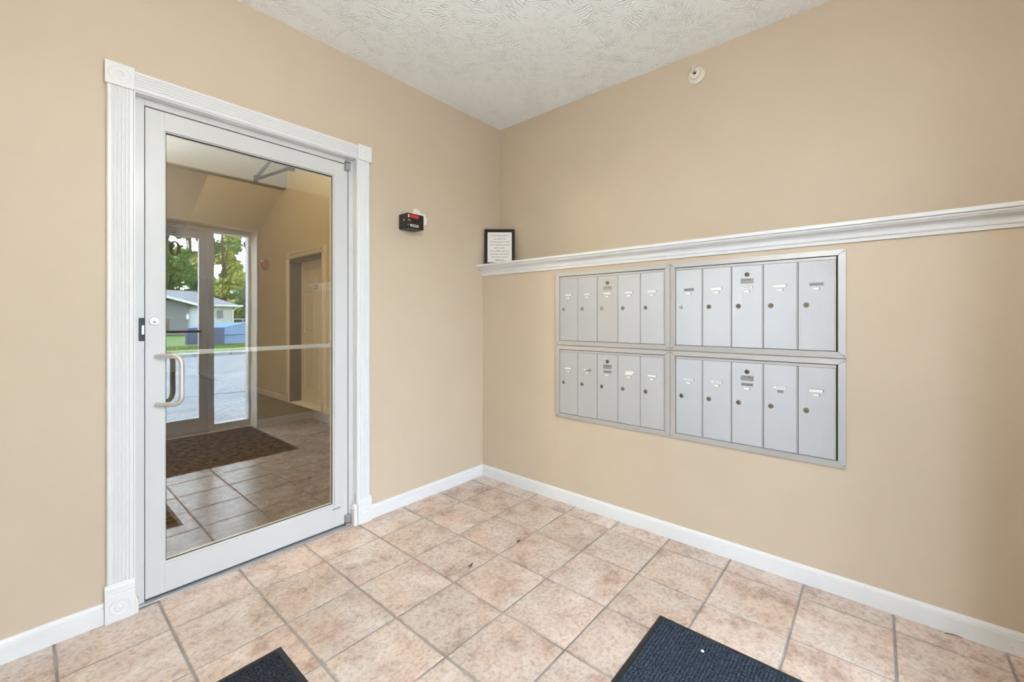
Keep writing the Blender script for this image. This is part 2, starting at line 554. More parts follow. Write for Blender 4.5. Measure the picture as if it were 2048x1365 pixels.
# ------------------------------------------------------------------ casing round the glass door
trim = thing('trim_1', (-1.58, -0.02, 0.0), 'white fluted door casing with rosette corner blocks', 'door casing', kind='structure')
def flute_prof(w):
    pr = [(0, 0), (0, 0.014), (0.004, 0.019), (0.008, 0.019)]
    nfl = 5; s0 = 0.0125; fw = (w - 2 * s0) / nfl
    for k in range(nfl):
        a = s0 + k * fw
        pr += [(a + 0.0012, 0.019), (a + 0.0028, 0.0158), (a + fw / 2, 0.0140), (a + fw - 0.0028, 0.0158), (a + fw - 0.0012, 0.019)]
    pr += [(w - 0.008, 0.019), (w - 0.004, 0.019), (w, 0.014), (w, 0)]
    return pr
for x0, x1 in ((-2.1673, -2.0836), (-1.0775, -0.9965)):
    extrude('side_casing', flute_prof(x1 - x0), lambda a, b, t, x0=x0: (x0 + a, -b, t), 0.150, 2.190, WHITE, trim)
extrude('head_casing', flute_prof(0.081), lambda a, b, t: (t, -b, 2.194 + a), -2.083, -1.0765, WHITE, trim)
def rosette(x0, x1, z0, z1, k=1.0):
    o = box('rosette_block', x0, x1, -0.026, 0.0, z0, z1, WHITE, trim, bevel=0.0015)
    cx, cz = (x0 + x1) / 2, (z0 + z1) / 2
    R = 0.0375 * k
    lathe('rosette_rings', [(R * 1.0, -0.001), (R * 0.97, 0.0022), (R * 0.86, 0.0028), (R * 0.78, 0.0006), (R * 0.55, 0.0004), (R * 0.46, 0.0032), (R * 0.34, 0.0036), (R * 0.27, 0.0008), (R * 0.18, 0.0008), (R * 0.12, 0.0036), (0, 0.0042)],
          (cx, -0.026, cz), (0, -1, 0), WHITE, o, seg=36)
rosette(-2.1735, -2.0826, 2.190, 2.2815)
rosette(-1.0761, -0.9860, 2.190, 2.2815)
def plinth(x0, x1, chipped):
    o = extrude('plinth_block', [(0, 0), (0.026, 0), (0.026, 0.108), (0.0245, 0.110), (0.026, 0.112), (0.026, 0.122), (0.0245, 0.124), (0.0255, 0.126), (0.024, 0.138), (0.0205, 0.143), (0.022, 0.146), (0.019, 0.151), (0, 0.151)],
                lambda a, b, t: (t, -a, b), x0, x1, WHITE, trim)
    cx = (x0 + x1) / 2
    R = 0.034
    lathe('rosette_rings', [(R, -0.001), (R * 0.96, 0.0022), (R * 0.86, 0.0026), (R * 0.78, 0.0006), (R * 0.55, 0.0004), (R * 0.46, 0.003), (R * 0.34, 0.0034), (R * 0.27, 0.0008), (R * 0.12, 0.0034), (0, 0.0038)],
          (cx, -0.026, 0.056), (0, -1, 0), WHITE, o, seg=36)
plinth(-2.1735, -2.0826, True)
plinth(-1.0761, -0.9870, False)
# inner returns between the casing and the metal frame
box('jamb_return', -2.0836, -2.0795, -0.016, 0.03, 0.0, 2.192, WHITE, trim)
box('jamb_return', -1.0800, -1.0755, -0.016, 0.03, 0.0, 2.192, WHITE, trim)
box('head_return', -2.0795, -1.0800, -0.016, 0.03, 2.1885, 2.1925, WHITE, trim)
# chipped side of the plinth on the handle side, bare wood showing
make('chipped_side', [(-2.0826, -0.024, 0.0), (-2.0826, -0.012, 0.0), (-2.069, -0.024, 0.0), (-2.069, -0.010, 0.0), (-2.0826, -0.024, 0.076), (-2.0826, -0.012, 0.095), (-2.070, -0.024, 0.052), (-2.0695, -0.010, 0.050)],
     BOXF, WORN, trim, bevel=0.001)
make('bare_wood_chip', [(-2.0815, -0.0115, 0.088), (-2.0685, -0.0095, 0.055), (-2.0675, -0.0092, 0.022), (-2.0705, -0.0098, 0.050), (-2.0815, -0.009, 0.088), (-2.0685, -0.006, 0.055), (-2.0675, -0.006, 0.022), (-2.0705, -0.006, 0.050)],
     [(0, 1, 2, 3), (7, 6, 5, 4), (0, 4, 5, 1), (1, 5, 6, 2), (2, 6, 7, 3), (3, 7, 4, 0)], BARE, trim)
# painted stop block at the foot of the hinge-side return
stop = make('stop_block', [(-1.0985, -0.020, 0.0), (-1.0985, 0.028, 0.0), (-1.0785, -0.024, 0.0), (-1.0785, 0.028, 0.0), (-1.0985, -0.020, 0.098), (-1.0985, 0.028, 0.103), (-1.0785, -0.024, 0.098), (-1.0785, 0.028, 0.103)], BOXF, WORN, trim, bevel=0.0035, seg=2)
make('stop_block_top', [(-1.0965, -0.016, 0.1005), (-1.0965, 0.024, 0.1025), (-1.0795, -0.018, 0.1005), (-1.0795, 0.024, 0.1025), (-1.090, -0.006, 0.122), (-1.090, 0.016, 0.122), (-1.0795, -0.006, 0.122), (-1.0795, 0.016, 0.122)], BOXF, WORN, trim)
make('paint_drip', [(-1.0806, 0.0, 0.122), (-1.0806, 0.007, 0.122), (-1.0806, 0.007, 0.175), (-1.0806, 0.003, 0.195), (-1.0806, 0.0, 0.175), (-1.0798, 0.0, 0.122), (-1.0798, 0.007, 0.122), (-1.0798, 0.007, 0.175), (-1.0798, 0.003, 0.195), (-1.0798, 0.0, 0.175)],
     [(0, 1, 2, 3, 4), (9, 8, 7, 6, 5), (0, 5, 6, 1), (1, 6, 7, 2), (2, 7, 8, 3), (3, 8, 9, 4), (4, 9, 5, 0)], GREY, trim)

# ------------------------------------------------------------------ glass door
door = thing('door_1', (-1.575, 0.04, 0.0), 'white aluminium glass door with a bent pull handle', 'door', kind='structure')
YD = 0.034      # face of the leaf
# frame
box('frame_jamb', -2.0830, -2.0435, 0.030, 0.135, 0.0, 2.1885, ALUW, door, bevel=0.001)
box('frame_jamb', -1.1075, -1.0762, 0.030, 0.135, 0.0, 2.1885, ALUW, door, bevel=0.001)
box('frame_head', -2.0435, -1.1075, 0.030, 0.135, 2.1600, 2.1885, ALUW, door, bevel=0.001)
box('threshold', -2.078, -1.082, 0.006, 0.135, -0.004, 0.0065, GREY, door, bevel=0.003)
box('gasket', -2.0435, -2.0408, 0.050, 0.075, 0.008, 2.157, GAP, door)
box('gasket', -1.1105, -1.1075, 0.050, 0.075, 0.008, 2.157, GAP, door)
box('gasket', -2.0408, -1.1105, 0.050, 0.075, 2.1560, 2.1600, GAP, door)
box('bottom_sweep', -2.0405, -1.1110, 0.042, 0.072, 0.0065, 0.013, GAP, door)
# leaf: stiles and rails with recessed glazing beads
LX0, LX1, LZ0, LZ1 = -2.0405, -1.1108, 0.0125, 2.1562
GX0, GX1, GZ0, GZ1 = -1.9735, -1.1905, 0.140, 2.0745
box('stile', LX0, GX0, YD, 0.080, LZ0, LZ1, ALUW, door, bevel=0.0012)
box('stile', GX1, LX1, YD, 0.080, LZ0, LZ1, ALUW, door, bevel=0.0012)
box('top_rail', GX0, GX1, YD + 0.0004, 0.080, GZ1, LZ1, ALUW, door, bevel=0.0008)
box('bottom_rail', GX0, GX1, YD + 0.0004, 0.080, LZ0, GZ0, ALUW, door, bevel=0.0008)
def bead(x0, x1, z0, z1):
    b = box('glazing_bead', x0, x1, 0.043, 0.076, z0, z1, ALUW, door)
bead(GX0, GX0 + 0.005, GZ0, GZ1)
bead(GX1 - 0.009, GX1, GZ0, GZ1)
bead(GX0 + 0.005, GX1 - 0.009, GZ0, GZ0 + 0.009)
bead(GX0 + 0.005, GX1 - 0.009, GZ1 - 0.005, GZ1)
gx0, gx1, gz0, gz1 = GX0 + 0.005, GX1 - 0.009, GZ0 + 0.009, GZ1 - 0.005
for a in ((gx0, gx0 + 0.0025, gz0, gz1), (gx1 - 0.003, gx1, gz0, gz1), (gx0, gx1, gz0, gz0 + 0.003), (gx0, gx1, gz1 - 0.0035, gz1)):
    box('glazing_gasket', a[0], a[1], 0.0465, 0.0495, a[2], a[3], GAP, door)
box('glass_pane', gx0, gx1, YG, YG + 0.005, gz0, gz1, GLASS, door)
# lock cylinder
cyl = lathe('lock_cylinder', [(0.0185, 0.0), (0.0185, 0.004), (0.0165, 0.0065), (0.0135, 0.0065), (0.0125, 0.008), (0, 0.008)], (-2.0105, YD, 1.2245), (0, -1, 0), STEEL, door, seg=32)
lathe('key_plug', [(0.0075, 0.0), (0.0075, 0.0018), (0, 0.0018)], (-2.0105, YD - 0.008, 1.2205), (0, -1, 0), NICKEL, cyl, seg=20)
box('keyhole', -2.0118, -2.0092, YD - 0.0105, YD - 0.0095, 1.2155, 1.2225, GAP, cyl)
# strike plate and latch slot in the frame
strike = box('strike_plate', -2.0625, -2.0435, 0.0285, 0.034, 1.138, 1.238, BLACK, door, bevel=0.001)
box('latch_bolt', -2.0535, -2.0440, 0.0262, 0.029, 1.166, 1.206, STEEL, strike, bevel=0.001)
# pull handle, leaning towards the glass
def arc(c, a, b, r, n=8):
    return [Vector(c) + Vector(a) * r * math.cos(t) + Vector(b) * r * math.sin(t) for t in np.linspace(0, math.pi / 2, n)]
P0 = Vector((-2.004, YD, 1.0690)); P1 = Vector((-2.004, YD, 0.8545))
out = Vector((0.078, -0.066, 0.0)); L = out.length; od = out / L
r_ = 0.036
up = Vector((0, 0, 1))
c1 = P0 + od * (L - r_) - up * r_
c2 = P1 + od * (L - r_) + up * r_
pts = [P0] + [P0 + od * (L - r_) * s for s in (0.35, 0.8)] + arc(c1, up, od, r_) + arc(c2, od, -up, r_) + [P1 + od * (L - r_) * s for s in (0.8, 0.35)] + [P1]
tube('pull_handle', pts, 0.0105, STEEL, door, seg=20)
# pivots
for z0, z1, zs in ((2.118, 2.178, 2.160), (0.006, 0.066, 0.020)):
    pv = box('pivot', -1.1330, -1.1055, 0.008, 0.036, z0, z1, GREY, door, bevel=0.002)
    box('pivot_joint', -1.1335, -1.1050, 0.0075, 0.0365, zs, zs + 0.004, GAP, pv)
# small blue-grey maker's sticker on the bottom rail
stk = box('sticker', -1.205, -1.155, YD - 0.0004, YD + 0.001, 0.1155, 0.1245, plain('blue_grey_sticker', (0.26, 0.34, 0.40), 0.5), door)
# push bar on the hall side
box('push_bar', GX0 - 0.01, GX1 + 0.01, 0.082, 0.104, 1.065, 1.087, ALUW, door, bevel=0.004, seg=2)
# closer on the hall side
cl = box('closer_body', -1.44, -1.16, 0.080, 0.125, 2.085, 2.140, BRONZE, door, bevel=0.003)
elbow = Vector((-1.506, 0.345, 2.040))
def bar(name, a, b, w, h, mat, parent):
    a, b = Vector(a), Vector(b)
    d = (b - a).normalized(); s = d.cross(Vector((0, 0, 1))).normalized() * w / 2; u = s.cross(d).normalized() * h / 2
    v = [tuple(p + i * s + j * u) for p in (a, b) for i in (-1, 1) for j in (-1, 1)]
    return make(name, v, BOXF, mat, parent, bevel=0.002)
bar('closer_arm', (-1.405, 0.105, 2.080), elbow, 0.020, 0.011, BRONZE, cl)
bar('closer_arm', (-1.497, 0.10, 2.112), elbow + Vector((0.004, 0, 0.010)), 0.017, 0.009, BRONZE, cl)
lathe('closer_elbow', [(0.011, -0.020), (0.011, 0.016), (0.007, 0.022), (0, 0.022)], elbow, (0, 0, 1), BRONZE, cl)
lathe('closer_spindle', [(0.018, -0.016), (0.018, 0.012), (0, 0.012)], (-1.405, 0.105, 2.080), (0, 0, 1), BRONZE, cl)

# ------------------------------------------------------------------ mailboxes
def frame_piece(name, quad_o, quad_i, parent):
    """One mitred side of a flat metal frame on the wall x=0; quads are two (y,z) points outer and two inner."""
    o0, o1 = quad_o; i0, i1 = quad_i
    v = []
    for (y, z), x in ((o0, -0.0125), (o1, -0.0125), (i1, -0.0138), (i0, -0.0138)):
        v.append((x, y, z))
    for (y, z) in (o0, o1, i1, i0):
        v.append((0.0, y, z))
    f = [(0, 1, 2, 3), (7, 6, 5, 4), (0, 4, 5, 1), (1, 5, 6, 2), (2, 6, 7, 3), (3, 7, 4, 0)]
    return make(name, v, f, ALUMF, parent, bevel=0.0006)

def mailbox(name, y0, z0, label, empty_cards, oddities, centre_smooth, gap_r, marks):
    """y0 is the edge nearest the room corner, z0 the bottom."""
    W, Hh, bw = 0.7765, 0.4865, 0.0285
    y1, z1 = y0 - W, z0 + Hh
    t = thing(name, (0.0, (y0 + y1) / 2, z0), label, 'mailboxes', 'wall mailboxes')
    yi0, yi1, zi0, zi1 = y0 - bw, y1 + bw, z0 + bw, z1 - bw + 0.002
    e = 0.0007
    frame_piece('frame_side', ((y0 - e, z1 - e), (y1 + e, z1 - e)), ((yi0 - e, zi1), (yi1 + e, zi1)), t)
    frame_piece('frame_side', ((y0 - e, z0 + e), (y1 + e, z0 + e)), ((yi0 - e, zi0), (yi1 + e, zi0)), t)
    frame_piece('frame_side', ((y0, z0 + e), (y0, z1 - e)), ((yi0, zi0 + e), (yi0, zi1 - e)), t)
    frame_piece('frame_side', ((y1, z0 + e), (y1, z1 - e)), ((yi1, zi0 + e), (yi1, zi1 - e)), t)
    box('dark_backing', -0.0012, 0.0, yi1 - 0.002, yi0 + 0.002, zi0 - 0.002, zi1 + 0.002, GAP, t)
    ys, ye = yi0 - 0.0022, yi1 + gap_r          # usable run of doors
    box('hood_strip', -0.0095, -0.001, ye, ys, zi1 - 0.0165, zi1 - 0.0035, ALUMF, t, bevel=0.0006)
    dz0, dz1 = zi0 + 0.0025, zi1 - 0.0175
    pitch = (ys - ye) / 5
    for k in range(5):
        a, b = ys - k * pitch - 0.0006, ys - (k + 1) * pitch + 0.0066
        c = (a + b) / 2 - 0.002
        M = SMOOTHAL if (k == 2 and centre_smooth) else RIBBED
        d = box('mailbox_door', -0.0085, -0.001, b, a, dz0, dz1, M, t, bevel=0.0005)
        if k == 2: d['label'] = 'middle mailbox door with master lock and maker plate'
        if k < 4: box('divider', -0.0098, -0.001, b - 0.0050, b - 0.0012, dz0, dz1, ALUMF, t, bevel=0.0006)
        else: box('divider', -0.0098, -0.001, b - 0.0058, b - 0.0004, dz0, dz1, ALUMF, t, bevel=0.0006)
        # lock
        lk = lathe('lock', [(0.0116, 0.0), (0.0116, 0.0022), (0.0098, 0.0038), (0.0078, 0.0038), (0.0072, 0.0030), (0.0062, 0.0030), (0.0058, 0.0046), (0, 0.0046)], (-0.0085, a - 0.0305, z0 + 0.2400), (-1, 0, 0), STEEL if (k, 'pale') in oddities else NICKEL, d, seg=24)
        box('keyhole', -0.01345, -0.0129, a - 0.0316, a - 0.0296, z0 + 0.2345, z0 + 0.2425, GAP, lk)
        # cards
        def slot(nm, w, zc, h, has):
            box(nm + '_slot', -0.0089, -0.0080, c - w / 2, c + w / 2, zc - h / 2, zc + h / 2, SLOT, d)
            if has: 
                return box(nm + '_card', -0.0093, -0.0086, c - w / 2 + 0.0035, c + w / 2 + 0.0005, zc - h / 2 + 0.0005, zc + h / 2 - 0.0014, PAPER, d)
        nc = slot('name', 0.053, z0 + 0.3345, 0.0138, k not in empty_cards)
        slot('number', 0.0255, z0 + 0.3148, 0.0120, (k, 'nonum') not in oddities)
        if (k, 'tape') in oddities:
            box('spare_card', -0.0092, -0.0088, c - 0.030, c + 0.022, z0 + 0.337, z0 + 0.350, PAPER, d)
        if (k, 'torn') in oddities:
            make('torn_card', [(-0.0092, c + 0.0265, z0 + 0.341), (-0.0092, c - 0.015, z0 + 0.341), (-0.0092, c + 0.0265, z0 + 0.328), (-0.0088, c + 0.0265, z0 + 0.341), (-0.0088, c - 0.015, z0 + 0.341), (-0.0088, c + 0.0265, z0 + 0.328)],
                 [(0, 1, 2), (5, 4, 3), (0, 3, 4, 1), (1, 4, 5, 2), (2, 5, 3, 0)], PAPER, d)
        if k in marks:                                   # pen strokes on the name card
            for q in range(6):
                yy = c + 0.016 - q * 0.0062
                box('pen_stroke', -0.0096, -0.0092, yy - 0.0014, yy + 0.0014, z0 + 0.3318, z0 + 0.3318 + random.uniform(0.003, 0.0055), PALEINK, d)
        if k == 2:
            ml = lathe('master_lock', [(0.0108, 0.0), (0.0108, 0.0025), (0.009, 0.004), (0.006, 0.004), (0.006, 0.003), (0, 0.003)], (-0.0085, c, z0 + 0.3985), (-1, 0, 0), BRASS, d, seg=24)
            box('keyhole', -0.0129, -0.0114, c - 0.001, c + 0.001, z0 + 0.395, z0 + 0.402, NICKEL, ml)
            pl = box('maker_plate', -0.0094, -0.0084, c - 0.029, c + 0.029, z0 + 0.353, z0 + 0.379, PLATE, d, bevel=0.0004)
            text('plate_lettering', 'U.S. MAIL', 0.0085, INK, d, (-0.00955, c, z0 + 0.3715), (0, -1, 0), (0, 0, 1))
            for s in (-1, 1):
                lathe('rivet', [(0.0016, 0), (0.0012, 0.0008), (0, 0.0009)], (-0.0094, c + s * 0.0255, z0 + 0.366), (-1, 0, 0), INK, d, seg=10)
    # screws in the frame corners
    for yy, zz in ((y0 - 0.007, z1 - 0.012), (y1 + 0.007, z1 - 0.012), (y0 - 0.007, z0 + 0.012), (y1 + 0.007, z0 + 0.012)):
        lathe('screw', [(0.0038, 0), (0.0034, 0.0016), (0.0012, 0.0018), (0, 0.0012)], (-0.0126, yy, zz), (-1, 0, 0), GREY, t, seg=12)
    return t
YL, YR, ZB, ZT = -0.7120, -1.4905, 0.5695, 1.0585
mailbox('mailbox_panel', YL, ZT, 'upper five-door aluminium mailbox panel beside the framed notice, smooth middle door', (), ((2, 'x'),), True, 0.0022, ())
mailbox('mailbox_panel', YR, ZT, 'upper five-door aluminium mailbox panel with empty name slots on its outer doors', (0, 4), ((0, 'pale'),), False, 0.0062, (2,))
mailbox('mailbox_panel', YL, ZB, 'lower five-door aluminium mailbox panel nearer the glass door', (1, 2), ((1, 'torn'), (3, 'tape')), False, 0.0022, ())
mailbox('mailbox_panel', YR, ZB, 'lower five-door aluminium mailbox panel with handwritten name cards, above the long baseboard', (2,), ((3, 'nonum'),), False, 0.0062, (0, 1, 3))

# ------------------------------------------------------------------ framed notice on the ledge
nf = thing('framed_notice', (0.004, -0.018, 1.6556), 'small dark picture frame with a printed postal notice, standing on the ledge', 'picture frame', rotz=math.radians(40.8138 - 90))
FW, FH, FB = 0.2385, 0.288, 0.0235
lean = math.radians(4)
def nfp(x, y, z):       # local x right, y away from viewer, z up; leaning back
    return (x, y * math.cos(lean) + z * math.sin(lean), z * math.cos(lean) - y * math.sin(lean))
FRM = plain('distressed_dark_frame', (0.022, 0.014, 0.011), 0.35, var=0.5, vscale=60)
fp = [(0, 0), (0, -0.013), (0.004, -0.017), (0.009, -0.0135), (0.015, -0.016), (0.0215, -0.010), (FB, -0.006), (FB, 0)]
extrude('frame_rail', fp, lambda a, b, t: nfp(t, b, a), 0, FW, FRM, nf, local=True, t0f=lambda a, b: a, t1f=lambda a, b: FW - a)
extrude('frame_rail', fp, lambda a, b, t: nfp(t, b, FH - a), 0, FW, FRM, nf, local=True, t0f=lambda a, b: a, t1f=lambda a, b: FW - a)
extrude('frame_rail', fp, lambda a, b, t: nfp(a, b, t), 0, FH, FRM, nf, local=True, t0f=lambda a, b: a, t1f=lambda a, b: FH - a)
extrude('frame_rail', fp, lambda a, b, t: nfp(FW - a, b, t), 0, FH, FRM, nf, local=True, t0f=lambda a, b: a, t1f=lambda a, b: FH - a)
make('paper', [nfp(x, y, z) for x in (FB - 0.002, FW - FB + 0.002) for y in (-0.005, -0.001) for z in (FB - 0.002, FH - FB + 0.002)], BOXF, plain('notice_paper', (0.84, 0.80, 0.76), 0.7), nf, local=True)
lines = ['The US Postal Service', 'has asked that', 'everyone please empty', 'their mailboxes at least', 'once a week.', 'If the mailbox gets too', 'full, future mail will be', 'returned to sender.', 'Thank you']
for i, s in enumerate(lines):
    z = FH - FB - 0.0275 - i * 0.0244
    text('notice_line', s, 0.0168, PALEINK if i < 8 else INK, nf, nfp(FW / 2, -0.0055, z), (1, 0, 0), nfp(0, 0, 1), local=True, bold=0.0002 if i == 8 else 0.0)
make('easel_back', [nfp(x, y, z) for x in (0.09, 0.15) for y in (0.0, 0.003) for z in (0.02, 0.2)], BOXF, DARK, nf, local=True)

# ------------------------------------------------------------------ black lock box beside the door
kb = thing('key_lock_box', (-0.7125, 0.0, 1.817), 'black box with red and silver labels on the wall beside the glass door', 'lock box')
body = box('body', -0.777, -0.648, -0.098, 0.0, 1.818, 1.915, BLACK, kb, bevel=0.006, seg=3)
box('red_label', -0.762, -0.690, -0.0988, -0.0975, 1.886, 1.906, REDLBL, kb)
box('white_tab', -0.7735, -0.7655, -0.0988, -0.0975, 1.885, 1.905, SILVER, kb)
lab = box('silver_label', -0.757, -0.692, -0.0988, -0.0975, 1.829, 1.844, SILVER, kb)
for q in range(5):
    box('print_mark', -0.751 + q * 0.011, -0.744 + q * 0.011, -0.0991, -0.0986, 1.833, 1.8405, INK, lab)
for s in (-1, 1):
    a = Vector((-0.7635, -0.0988, 1.8745)); b = a + Vector((s * 0.011, 0, -0.0115))
    bar('arrow_mark', a, b, 0.0012, 0.0030, SILVER, kb)
lathe('side_stud', [(0.005, 0), (0.005, 0.001), (0, 0.0012)], (-0.777, -0.060, 1.872), (-1, 0, 0), PAPER, kb, seg=14)
lathe('front_stud', [(0.003, 0), (0.003, 0.001), (0, 0.0012)], (-0.7735, -0.098, 1.838), (0, -1, 0), SILVER, kb, seg=12)
box('mounting_plate', -0.640, -0.648, -0.03, 0.0, 1.822, 1.905, BLACK, kb, bevel=0.003)

# ------------------------------------------------------------------ sprinkler head high on the wall
sp = thing('fire_sprinkler', (XU, -1.566, 2.617), 'white sidewall fire sprinkler head just under the ceiling', 'sprinkler')
SC0 = Vector((XU, -1.566, 2.662))
ax = Vector((-1, 0, 0))
lathe('escutcheon_cup', [(0.046, 0.0), (0.0475, 0.004), (0.046, 0.007), (0.038, 0.010), (0.031, 0.021), (0.029, 0.022), (0.0, 0.022)], SC0, ax, IVORY, sp, seg=40)
lathe('inner_cup', [(0.0285, 0.022), (0.030, 0.026), (0.0275, 0.034), (0.014, 0.037), (0.011, 0.037), (0.0, 0.035)], SC0, ax, IVORY, sp, seg=36)
lathe('orifice', [(0.0085, 0.033), (0.0085, 0.0378), (0, 0.0378)], SC0, ax, BRASS, sp, seg=16)
for s in (-1, 1):
    tube('frame_arm', [SC0 + Vector((-0.034, s * 0.011, 0.004)), SC0 + Vector((-0.046, s * 0.012, 0.006)), SC0 + Vector((-0.062, s * 0.003, 0.010))], 0.0030, IVORY, sp, seg=8)
df = make('deflector', [(XU + x, -1.566 + y, 2.662 + z) for x in (-0.070, -0.058) for y in (-0.019, 0.019) for z in (0.024, 0.029)], BOXF, IVORY, sp, bevel=0.001)
lathe('deflector_boss', [(0.006, 0.0), (0.006, 0.014), (0.004, 0.018), (0, 0.018)], SC0 + Vector((-0.062, 0, 0.008)), (0, 0, 1), IVORY, sp, seg=14)

# ------------------------------------------------------------------ mats
def mat_thing(name, x0, x1, y0, y1, label, pile, ribs):
    t = thing(name, ((x0 + x1) / 2, (y0 + y1) / 2, 0.0), label, 'mat', 'entrance mats')
    m = 0.021
    # rubber backing with a bevelled rim
    ring = [(x0, y0, 0.0003), (x1, y0, 0.0003), (x1, y1, 0.0003), (x0, y1, 0.0003),
            (x0, y0, 0.002), (x1, y0, 0.002), (x1, y1, 0.002), (x0, y1, 0.002),
            (x0 + m, y0 + m, 0.0035), (x1 - m, y0 + m, 0.0035), (x1 - m, y1 - m, 0.0035), (x0 + m, y1 - m, 0.0035)]
    f = [(3, 2, 1, 0), (8, 9, 10, 11)]
    for i in range(4):
        j = (i + 1) % 4
        f += [(i, j, 4 + j, 4 + i), (4 + i, 4 + j, 8 + j, 8 + i)]
    make('rubber_border', ring, f, DARK, t)
    # pile: ribs along x with ragged tufts
    px0, px1, py0, py1 = x0 + m * 0.85, x1 - m * 0.85, y0 + m * 0.85, y1 - m * 0.85
    st = 0.0034
    nx, ny = int((px1 - px0) / st) + 1, int((py1 - py0) / st) + 1
    xs = np.linspace(px0, px1, nx); ys = np.linspace(py0, py1, ny)
    X, Y = np.meshgrid(xs, ys)
    X = X + RNG.uniform(-1, 1, X.shape) * st * 0.3; Y = Y + RNG.uniform(-1, 1, Y.shape) * st * 0.3
    rag = RNG.uniform(0, 1, X.shape)
    if ribs:
        Z = 0.0048 + 0.0034 * (0.5 + 0.5 * np.sin(2 * math.pi * (Y - py1) / 0.0118)) + 0.0022 * rag
    else:
        Z = 0.0045 + 0.0045 * rag
    Z[0, :] = Z[-1, :] = 0.003; Z[:, 0] = Z[:, -1] = 0.003
    V = np.stack([X.ravel(), Y.ravel(), Z.ravel()], 1)
    i = np.arange(ny - 1)[:, None] * nx + np.arange(nx - 1)[None, :]
    F = np.stack([i, i + 1, i + 1 + nx, i + nx], -1).reshape(-1, 4)
    me = bpy.data.meshes.new('pile')
    c = np.array(PLOC[t.name])
    me.from_pydata((V - c).tolist(), [], F.tolist())
    me.materials.append(pile)
    o = bpy.data.objects.new('pile', me); link(o, t); o['kind'] = 'stuff'
    return t
mat_thing('entrance_mat', -2.17, -0.657, -2.98, -1.6885, 'ribbed blue-grey entrance mat with black rubber border, below the mailboxes', PILE_BLUE, True)
mat_thing('entrance_mat', -2.66, -1.756, -1.29, -0.676, 'charcoal entrance mat with black rubber border, in front of the glass door', PILE_DARK, False)

# ------------------------------------------------------------------ small litter
def blob(name, outline, z, th, mat, label, cat, curl=0.0):
    n = len(outline)
    cx = sum(p[0] for p in outline) / n; cy = sum(p[1] for p in outline) / n
    v = [(x, y, z + curl * ((x - cx) ** 2 + (y - cy) ** 2) * 100) for x, y in outline] + [(x, y, z + th + curl * ((x - cx) ** 2 + (y - cy) ** 2) * 100) for x, y in outline]
    v += [(cx, cy, z), (cx, cy, z + th * 1.3)]
    f = [(i, (i + 1) % n, n + (i + 1) % n, n + i) for i in range(n)] + [((i + 1) % n, i, 2 * n) for i in range(n)] + [(n + i, n + (i + 1) % n, 2 * n + 1) for i in range(n)]
    return tag(make(name, v, f, mat), label, cat)
lf = [(-0.953, -0.838), (-0.945, -0.848), (-0.935, -0.851), (-0.924, -0.848), (-0.918, -0.842), (-0.926, -0.836), (-0.938, -0.833), (-0.947, -0.834)]
blob('dry_leaf', lf, 0.001, 0.001, LEAF_DRY, 'tiny brown dry leaf lying on a floor tile', 'leaf', curl=0.6)
blob('soil_crumb', [(-0.603, -0.864), (-0.596, -0.869), (-0.582, -0.868), (-0.573, -0.864), (-0.58, -0.859), (-0.594, -0.859)], 0.0, 0.003, plain('dark_soil', (0.06, 0.045, 0.03), 0.9), 'dark crumb of dirt in a grout joint', 'dirt')
blob('white_crumb', [(-0.761, -1.888), (-0.756, -1.892), (-0.751, -1.888), (-0.752, -1.882), (-0.759, -1.881)], 0.010, 0.004, PAPER, 'tiny white crumb on the ribbed mat', 'crumb')
tag(tube('twig', [(-0.030, -2.572, 0.003), (-0.024, -2.59, 0.005), (-0.020, -2.605, 0.004), (-0.022, -2.622, 0.003)], [0.0012, 0.0016, 0.0014, 0.001], plain('brown_twig', (0.10, 0.06, 0.035), 0.8), seg=7), 'little brown twig against the long baseboard', 'twig')

# ------------------------------------------------------------------ hall behind the glass
HY1 = 10.0
struct(box('floor_hall', XS, XU, 0.03, HY1, -0.08, 0.0, CARPET), 'brown patterned hall carpet behind the glass door', 'floor')
wall_hall = struct(wall('wall_hall', 'x', XU, XU + 0.17, 0.15, HY1, 0.0, 4.3, [(3.14, 4.20, 0.0, 2.105)], TAN_HALL), 'tan hall wall with the recessed panel door', 'wall')
struct(box('wall_hall_side', XS - 0.15, XS, 0.0, HY1, 0.0, 4.3, TAN_HALL), 'tan far side wall of the hall', 'wall')
struct(box('wall_hall_end', XS, XU, HY1, HY1 + 0.15, 0.0, 4.3, TAN_HALL), 'tan end wall of the hall', 'wall')
struct(box('ceiling_hall', XS, XU + 0.15, 0.15, HY1, 4.3, 4.42, CEIL), 'white ceiling of the hall stairwell', 'ceiling')
struct(extrude('baseboard_hall', BP, lambda a, b, t: (XU - a, t, b), 4.282, HY1, TRIMH), 'white hall baseboard beyond the recessed door', 'baseboard')
struct(extrude('baseboard_hall', BP, lambda a, b, t: (XU - a, t, b), 0.15, 3.055, TRIMH), 'white hall baseboard before the recessed door', 'baseboard')
